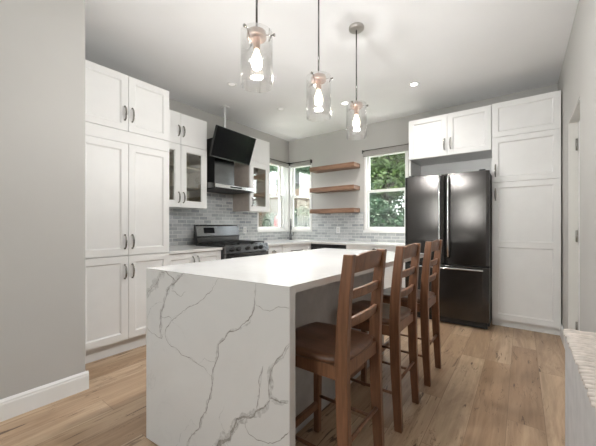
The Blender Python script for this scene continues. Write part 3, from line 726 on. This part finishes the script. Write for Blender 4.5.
# ------------------------------------------------------------------ stools
def make_stool():
    s = thing('counter_stool', (0, 0, 0), '', 'stool')
    hw = .184
    def sweep(name, path, sx, sy, bev=.004):
        m = mb('stool'); rings = []
        for (x, y, z), (a, b) in zip(path, [(sx[i], sy[i]) for i in range(len(path))]):
            rings.append([m.bm.verts.new((x + dx * a / 2, y + dy * b / 2, z)) for dx, dy in ((-1, -1), (1, -1), (1, 1), (-1, 1))])
        for p, q in zip(rings, rings[1:]):
            for k in range(4): m.face([p[k], p[(k + 1) % 4], q[(k + 1) % 4], q[k]])
        m.face(rings[0][::-1]); m.face(rings[-1]); return m.build(name, s, bev)
    def px(z):   # rear post centre line (x) by height: foot kicks back, seat level forward, top leans back
        K = [(0, .184), (.15, .176), (.35, .166), (.6, .160), (.72, .164), (.88, .176), (1.03, .193)]
        for (a, b), (c, d) in zip(K, K[1:]):
            if z <= c: q = (z - a) / (c - a); return b + (d - b) * q
        return K[-1][1]
    zs_ = [0, .08, .15, .25, .35, .48, .6, .66, .72, .80, .88, .95, 1.03]
    for e in (-1, 1):
        path = [(px(z), e * (hw - .016), z) for z in zs_]
        wx = [.042, .044, .047, .050, .052, .054, .055, .054, .052, .050, .047, .045, .042]
        sweep('leg', path, wx, [.034] * len(zs_))
        sweep('leg', [(-.178, e * (hw - .014), 0), (-.176, e * (hw - .014), .3), (-.170, e * (hw - .014), .574)], [.032, .036, .040], [.032, .036, .040])
    def slat(z0, z1, arch, name, bow=.022, th=.018):
        m = mb('stool'); n = 12; rg = []
        for i in range(n + 1):
            q = i / n; y = -(hw - .031) + 2 * (hw - .031) * q; k = math.sin(math.pi * q); zc = (z0 + z1) / 2; x = px(zc) + bow * k * .8 - .002
            a = arch * k
            sl_ = .10 * (z1 - z0)
            rg.append([m.bm.verts.new(p) for p in ((x - th / 2 - sl_, y, z0 + a * .35), (x + th / 2 - sl_, y, z0 + a * .35), (x + th / 2 + sl_, y, z1 + a), (x - th / 2 + sl_, y, z1 + a))])
        for p, q in zip(rg, rg[1:]):
            for k in range(4): m.face([p[k], p[(k + 1) % 4], q[(k + 1) % 4], q[k]], k in (1, 3, 0, 2))
        m.face(rg[0][::-1]); m.face(rg[-1]); o = m.build(name, s, .003)
        return o
    slat(.948, 1.016, .018, 'crest_rail'); slat(.842, .880, .006, 'back_slat'); slat(.725, .765, .006, 'back_slat')
    # seat: dished, rounded front, thick
    m = mb('stoolseat'); NX, NY = 18, 18; top_, bot_ = [], []
    def outline(u, v):
        # u -1..1 front->back, v -1..1 across
        k = (1 - abs(u) ** 5) ** (1 / 5) if abs(u) < 1 else 0
        return u, v
    for i in range(NX + 1):
        u = -1 + 2 * i / NX; rt = []; rb = []
        for j in range(NY + 1):
            v = -1 + 2 * j / NY
            # square -> rounded square
            x = u * math.sqrt(max(0, 1 - .22 * v * v * v * v)); y = v * math.sqrt(max(0, 1 - .22 * u * u * u * u)) * (1 - .07 * u if u > 0 else 1)
            X = -.020 + x * .195; Y = y * .198
            rr = max(abs(u), abs(v)); dish = -.010 * (1 - rr ** 2.5) ** 1.0 + (.004 * math.exp(-(v * 3) ** 2) * (u < 0)) - (.010 * max(0, rr - .88) / .12)
            rt.append(m.bm.verts.new((X, Y, .612 + dish)))
            q = .965 if rr > .95 else 1
            rb.append(m.bm.verts.new((-.020 + x * .195 * .97, Y * .97, .578)))
        top_.append(rt); bot_.append(rb)
    for i in range(NX):
        for j in range(NY):
            m.face([top_[i][j], top_[i + 1][j], top_[i + 1][j + 1], top_[i][j + 1]], True)
            m.face([bot_[i][j], bot_[i][j + 1], bot_[i + 1][j + 1], bot_[i + 1][j]])
    ring = [(0, j) for j in range(NY)] + [(i, NY) for i in range(NX)] + [(NX, j) for j in range(NY, 0, -1)] + [(i, 0) for i in range(NX, 0, -1)]
    for a, b in zip(ring, ring[1:] + ring[:1]): m.face([top_[a[0]][a[1]], top_[b[0]][b[1]], bot_[b[0]][b[1]], bot_[a[0]][a[1]]], True)
    m.build('seat', s)
    # aprons
    hy = hw - .014
    for e in (-1, 1): mb('stool').box(-.150, .137, e * hy - .010, e * hy + .010, .520, .5775).build('apron', s, .002)
    mb('stool').box(-.182, -.160, -hy + .02, hy - .02, .520, .5775).build('apron', s, .002)
    mb('stool').box(.150, .172, -hy + .015, hy - .015, .528, .585).build('apron', s, .002)
    # stretchers
    mb('stool').box(-.186, -.164, -hy + .017, hy - .017, .135, .172).build('footrest', s, .003)
    for e in (-1, 1): mb('stool').tube([(-.162, e * hy, .20), (.154, e * hy, .20)], .0085, 8).build('stretcher', s)
    mb('stool').tube([(.172, -hw + .030, .262), (.172, hw - .030, .262)], .009, 8).build('stretcher', s)
    return s
proto = make_stool()
def copy_tree(o, parent=None):
    c = o.copy(); COL.objects.link(c); c.parent = parent
    for ch in [x for x in bpy.data.objects if x.parent == o]: copy_tree(ch, c)
    return c
spots = [(-.735, 1.236, 'nearest of the three walnut ladder-back stools along the island'), (-.732, 1.843, 'middle walnut ladder-back stool along the island'), (-.722, 2.444, 'walnut ladder-back stool standing closest to the refrigerator')]
for i, (x, y, lab) in enumerate(spots):
    o = proto if i == 0 else copy_tree(proto)
    o.location = (x, y, 0); o['label'] = lab; o['group'] = 'ladder-back stools along the island'

# ------------------------------------------------------------------ pendants
labs = ['clear glass cylinder pendant lamp hanging nearest, leftmost of three', 'clear glass cylinder pendant lamp hanging in the middle of three', 'clear glass cylinder pendant lamp hanging farthest, with its ceiling canopy in view']
for i, (x, y) in enumerate(((-1.11, 1.128), (-1.102, 1.712), (-1.098, 2.283))):
    t = thing('pendant_lamp', (x, y, CEIL), labs[i], 'pendant lamp', 'glass pendants over the island')
    c = (x, y, 0)
    mb('lnick').lathe([(.06, CEIL - .0005), (.062, CEIL - .004), (.062, CEIL - .020), (.055, CEIL - .026), (.012, CEIL - .028)], c, 32).build('ceiling_canopy', t)
    mb('steel').tube([(x, y, CEIL - .027), (x, y, 2.165)], .0055, 12).build('rod', t)
    fit = mb('copper').lathe([(.010, 2.178), (.014, 2.170), (.030, 2.160), (.050, 2.152), (.052, 2.122), (.046, 2.118), (.046, 2.126), (.018, 2.128)], c, 32).build('cap', t)
    for a in range(3):
        an = a * 2.094 + .6; q = Vector((math.cos(an), math.sin(an), 0))
        mb('nickel').tube([Vector((x, y, 2.137)) + q * .050, Vector((x, y, 2.137)) + q * .092], .0035, 8).tube([Vector((x, y, 2.137)) + q * .088, Vector((x, y, 2.137)) + q * .097], .008, 10).build('thumb_screw', fit)
    mb('copper').lathe([(.016, 2.127), (.018, 2.12), (.018, 2.07), (.014, 2.062)], c, 20).build('socket', t)
    b_ = mb('bulb').lathe([(.012, 2.0615), (.014, 2.05), (.022, 2.03), (.029, 2.005), (.030, 1.99), (.025, 1.972), (.014, 1.962), (.003, 1.959)], c, 20).build('bulb', t)
    prof = [(.083, 2.148), (.083, 1.872), (.0802, 1.872), (.0802, 2.148)]
    g = MB().mat('lampglass').lathe(prof, c, 48, close=True).build('glass_shade', t)
    g2 = MB().mat('lampglass').lathe([(.081, 2.150), (.083, 2.1485), (.083, 2.1482), (.053, 2.1484)], c, 48, close=True); 
    g2.bm.free()
    pl = bpy.data.lights.new('pendant_light', 'POINT'); pl.energy = 23; pl.color = (1, .985, .965); pl.shadow_soft_size = .03
    po = bpy.data.objects.new('pendant_light', pl); COL.objects.link(po); po.location = (0, 0, 1.93 - CEIL); po.parent = t

# ------------------------------------------------------------------ downlights
dl = [(-2.701, 2.339, 'dim', 'recessed ceiling light above the upper cabinets, not glowing, nearest the television pole', 0, 1),
      (-2.726, 3.255, 'dim', 'recessed ceiling light between the left and middle pendants, not glowing', 0, 1),
      (-1.903, 3.609, 'diffuser', 'glowing recessed ceiling light beside the farthest pendant', 16, 1),
      (-1.004, 3.604, 'diffuser', 'glowing recessed ceiling light out in front of the fridge', 7, 1)]
for (x, y, k, lab, e, _) in dl:
    t = thing('recessed_light', (x, y, CEIL), lab, 'downlight', 'recessed ceiling lights')
    mb('trim').lathe([(.052, CEIL - .0005), (.058, CEIL - .001), (.056, CEIL - .006), (.040, CEIL - .007), (.038, CEIL - .001)], (x, y, 0), 32, close=True).build('trim_ring', t)
    mb(k).lathe([(.037, CEIL - .0008), (.037, CEIL - .003)], (x, y, 0), 24).build('lens', t)
    if e:
        pl = bpy.data.lights.new('downlight', 'SPOT'); pl.energy = e * 3.6; pl.color = (1, .97, .93); pl.spot_size = R(150); pl.spot_blend = .9; pl.shadow_soft_size = .04
        po = bpy.data.objects.new('downlight', pl); COL.objects.link(po); po.location = (0, 0, -.012); po.parent = t

# ------------------------------------------------------------------ half wall with ribbed cap
t = thing('half_wall', (.25, 1.4, 0), 'low plastered half wall with beige ribbed cap at the right edge', 'half wall')
hx, hy1, hy0, hz = .162, 1.863, .45, .668
mb('concrete').box(hx, XR - .001, hy0, hy1, .002, hz - .022).build('wall_body', t, .004)
m = mb('rib'); n = int((hy1 - hy0) / .0285)
for i in range(n):
    y = hy1 - .0135 - i * .0285; rnd = random.Random(i); r = .0125 + rnd.uniform(-.0008, .0008)
    pts = []; rs = []
    x_end = hx - .004 - .006 * rnd.random()
    for kx in range(9):
        q = kx / 8; xx = x_end + (XR - .002 - x_end) * q
        pts.append((xx, y + .004 * mnoise.noise((xx * 18, i * .7, 0)), hz - .012 + .002 * mnoise.noise((xx * 25, i * 1.7, 4))))
        rs.append(r * (.55 if kx == 0 else 1) * (1 + .12 * mnoise.noise((xx * 30, i, 8))))
    m.tube(pts, rs, 8)
m.build('ribbed_cap', t)

# ------------------------------------------------------------------ outdoors
struct(box('grass', 'ground', None, -22, 10, -14, 22, -.62, -.42))
struct(mb('bounce_slab').box(-6.5, 4, 4.78, 5.9, -.4195, -.34).box(-4.8, -3.78, -3.2, 4.78, -.4195, -.34).build('ground_bounce'))  # unseen pale slab, added to bounce light through the windows onto the ceiling
def leaves(name, k, centres, n, size, parent=None, seed=1):
    rnd = random.Random(seed); m = mb(k)
    for c, r in centres:
        for _ in range(n):
            while True:
                p = Vector((rnd.uniform(-1, 1), rnd.uniform(-1, 1), rnd.uniform(-1, 1)))
                if .25 < p.length < 1: break
            p = p * (p.length ** -.3); q = Vector(c) + Vector((p.x * r[0], p.y * r[1], p.z * r[2]))
            a = Vector((rnd.gauss(0, 1), rnd.gauss(0, 1), rnd.gauss(0, .6))).normalized(); b = a.cross(Vector((rnd.gauss(0, 1), rnd.gauss(0, 1), rnd.gauss(0, 1)))).normalized()
            s = size * rnd.uniform(.6, 1.3)
            m.face([m.bm.verts.new(q + a * s), m.bm.verts.new(q + b * s * .45), m.bm.verts.new(q - a * s), m.bm.verts.new(q - b * s * .45)])
    return m.build(name, parent)
def tree(x, y, lab, k, trunk_h, blobs, n=900, size=.09, seed=1, tr=.12):
    t = thing('tree', (x, y, -.42), lab, 'tree', 'trees outside the windows')
    m = mb('bark'); m.tube([(x, y, -.43), (x + .06, y, trunk_h * .4), (x - .05, y + .05, trunk_h)], [tr, tr * .8, tr * .55], 10)
    for c, r in blobs[:4]: m.tube([(x, y, trunk_h * .6), ((x + c[0]) / 2, (y + c[1]) / 2, (trunk_h + c[2]) / 2), c], [tr * .45, tr * .3, tr * .12], 6)
    m.build('trunk', t)
    leaves('foliage', k, blobs, n, size, t, seed)
    return t
def bl(cx, cy, cz, spread, r, n, seed):
    rnd = random.Random(seed); return [((cx + rnd.uniform(-1, 1) * spread[0], cy + rnd.uniform(-1, 1) * spread[1], cz + rnd.uniform(-1, 1) * spread[2]), (r * rnd.uniform(.7, 1.2),) * 3) for _ in range(n)]
tree(-3.15, 8.6, 'bright green leafy tree filling the top of the window near the fridge', 'leafA', 2.4, bl(-3.3, 8.75, 3.15, (.95, .2, .75), .5, 14, 3), 750, .075, 3)
tree(-3.0, 12.0, 'dark trunked tree standing behind the bright leaves', 'leafC', 3.0, bl(-3.6, 12.2, 3.4, (1.2, .4, 1.5), .8, 13, 5), 700, .10, 5)
tree(-11.0, 15.4, 'green tree standing over the wooden fence behind the shelves', 'leafC', 2.6, bl(-11.2, 15.6, 3.9, (1.8, .3, 1.9), .85, 44, 8), 700, .12, 8)
tree(-15.2, 18.6, 'bluish green tree behind the neighbouring house roof', 'leafC', 3.2, bl(-15.8, 18.6, 5.4, (2.0, .6, 1.4), 1.0, 16, 9), 600, .13, 9)
def shrub(x, y, lab, k, blobs, n, size, seed):
    t = thing('shrub', (x, y, -.42), lab, 'shrub', 'shrubs in the garden')
    mb('bark').tube([(x, y, -.43), (x + .02, y, .1), (x, y + .03, .6)], [.04, .03, .02], 8).build('stem', t)
    leaves('foliage', k, blobs, n, size, t, seed); return t
shrub(-5.2, 7.3, 'green shrub growing in front of the wooden fence', 'leafC', bl(-5.25, 7.3, 1.1, (.3, .12, .4), .3, 9, 11), 500, .05, 11)
shrub(-2.6, 7.6, 'tall dense hedge beyond the window near the fridge', 'leafB', bl(-2.75, 7.6, .95, (1.1, .1, .85), .42, 26, 12), 700, .06, 12)
shrub(-6.5, 7.4, 'dark shrub under the fence outside the left corner window', 'leafB', bl(-6.5, 7.4, 1.0, (.2, .2, .4), .3, 8, 13), 500, .05, 13)
# cedar fence
t = thing('garden_fence', (-8.0, 8.4, -.42), 'cedar board fence running past both corner windows', 'fence')
m = mb('fence')
for i in range(48):
    x0 = -11.3 + i * .145
    if x0 > -4.6: break
    m.box(x0, x0 + .138, 8.4, 8.42, -.40, 2.42 + .012 * ((i * 7) % 3))
m.build('fence_panel', t)
for xx in (-11.2, -9.1, -7.1, -5.1): box('fence', 'post', t, xx, xx + .09, 8.425, 8.51, -.42, 2.5)
# neighbour house
t = thing('house', (-12.5, 12.2, -.42), 'pale neighbouring house with grey roof beyond the left corner window', 'house')
m = mb('siding')
m.box(-15, -10.0, 11.2, 13.4, -.42, 3.35)
for i in range(20): m.box(-15, -10.0, 11.17, 11.199, -.40 + i * .18, -.25 + i * .18)
m.build('wall', t)
mb('roof').prism([(10.3, 2.55), (11.15, 2.95), (11.15, 2.88), (10.3, 2.46)], -15.2, -9.5, T=lambda y, z, x: (x, y, z)).build('porch_roof', t)
mb('roof').prism([(10.9, 3.36), (12.3, 4.0), (13.7, 3.36)], -15.2, -9.5, T=lambda y, z, x: (x, y, z)).build('roof', t)
mb('white').box(-15.2, -9.5, 10.24, 10.295, 2.42, 2.58).build('gutter', t)
for xx in (-14.9, -12.4, -9.9): mb('white').box(xx, xx + .12, 10.32, 10.44, -.42, 2.45).build('post', t)
wf = mb('white').box(-11.4, -10.4, 11.12, 11.168, .8, 1.9).build('window', t)
mb('screen').box(-11.32, -10.48, 11.11, 11.119, .88, 1.82).build('pane', wf)
# coiled hose on its post
hx0, hy0_ = -5.1, 6.0
t = thing('hose_reel', (hx0, hy0_, -.42), 'red garden hose coiled on a white post outside the left corner window', 'hose')
mb('white').box(hx0 - .08, hx0 - .04, hy0_ - .03, hy0_ + .03, -.42, 1.5).box(hx0 - .04, hx0 + .09, hy0_ - .03, hy0_ + .03, 1.36, 1.39).build('post', t)
pts = []
for i in range(140):
    a = i * .33; r_ = .17 + .02 * (i % 20) / 20; pts.append((hx0 + .0 + .0006 * i, hy0_ + r_ * math.cos(a), 1.20 + r_ * 1.15 * math.sin(a)))
mb('hose').tube(pts, .010, 6).build('hose', t)
# white lattice screen
t = thing('garden_trellis', (-4.5, 6.3, -.42), 'low white lattice screen outside the right corner window', 'trellis')
m = mb('white')
for i in range(30):
    m.box(-5.35 + i * .075, -5.30 + i * .075, 6.3, 6.312, -.40, 1.36)
for i in range(12): m.box(-5.37, -3.12, 6.313, 6.325, .25 + i * .1, .275 + i * .1)
m.build('lattice', t)
for xx in (-5.43, -3.12): box('white', 'post', t, xx, xx + .06, 6.28, 6.34, -.42, 1.45)

for o in bpy.data.objects:
    if '_o' in o: del o['_o']
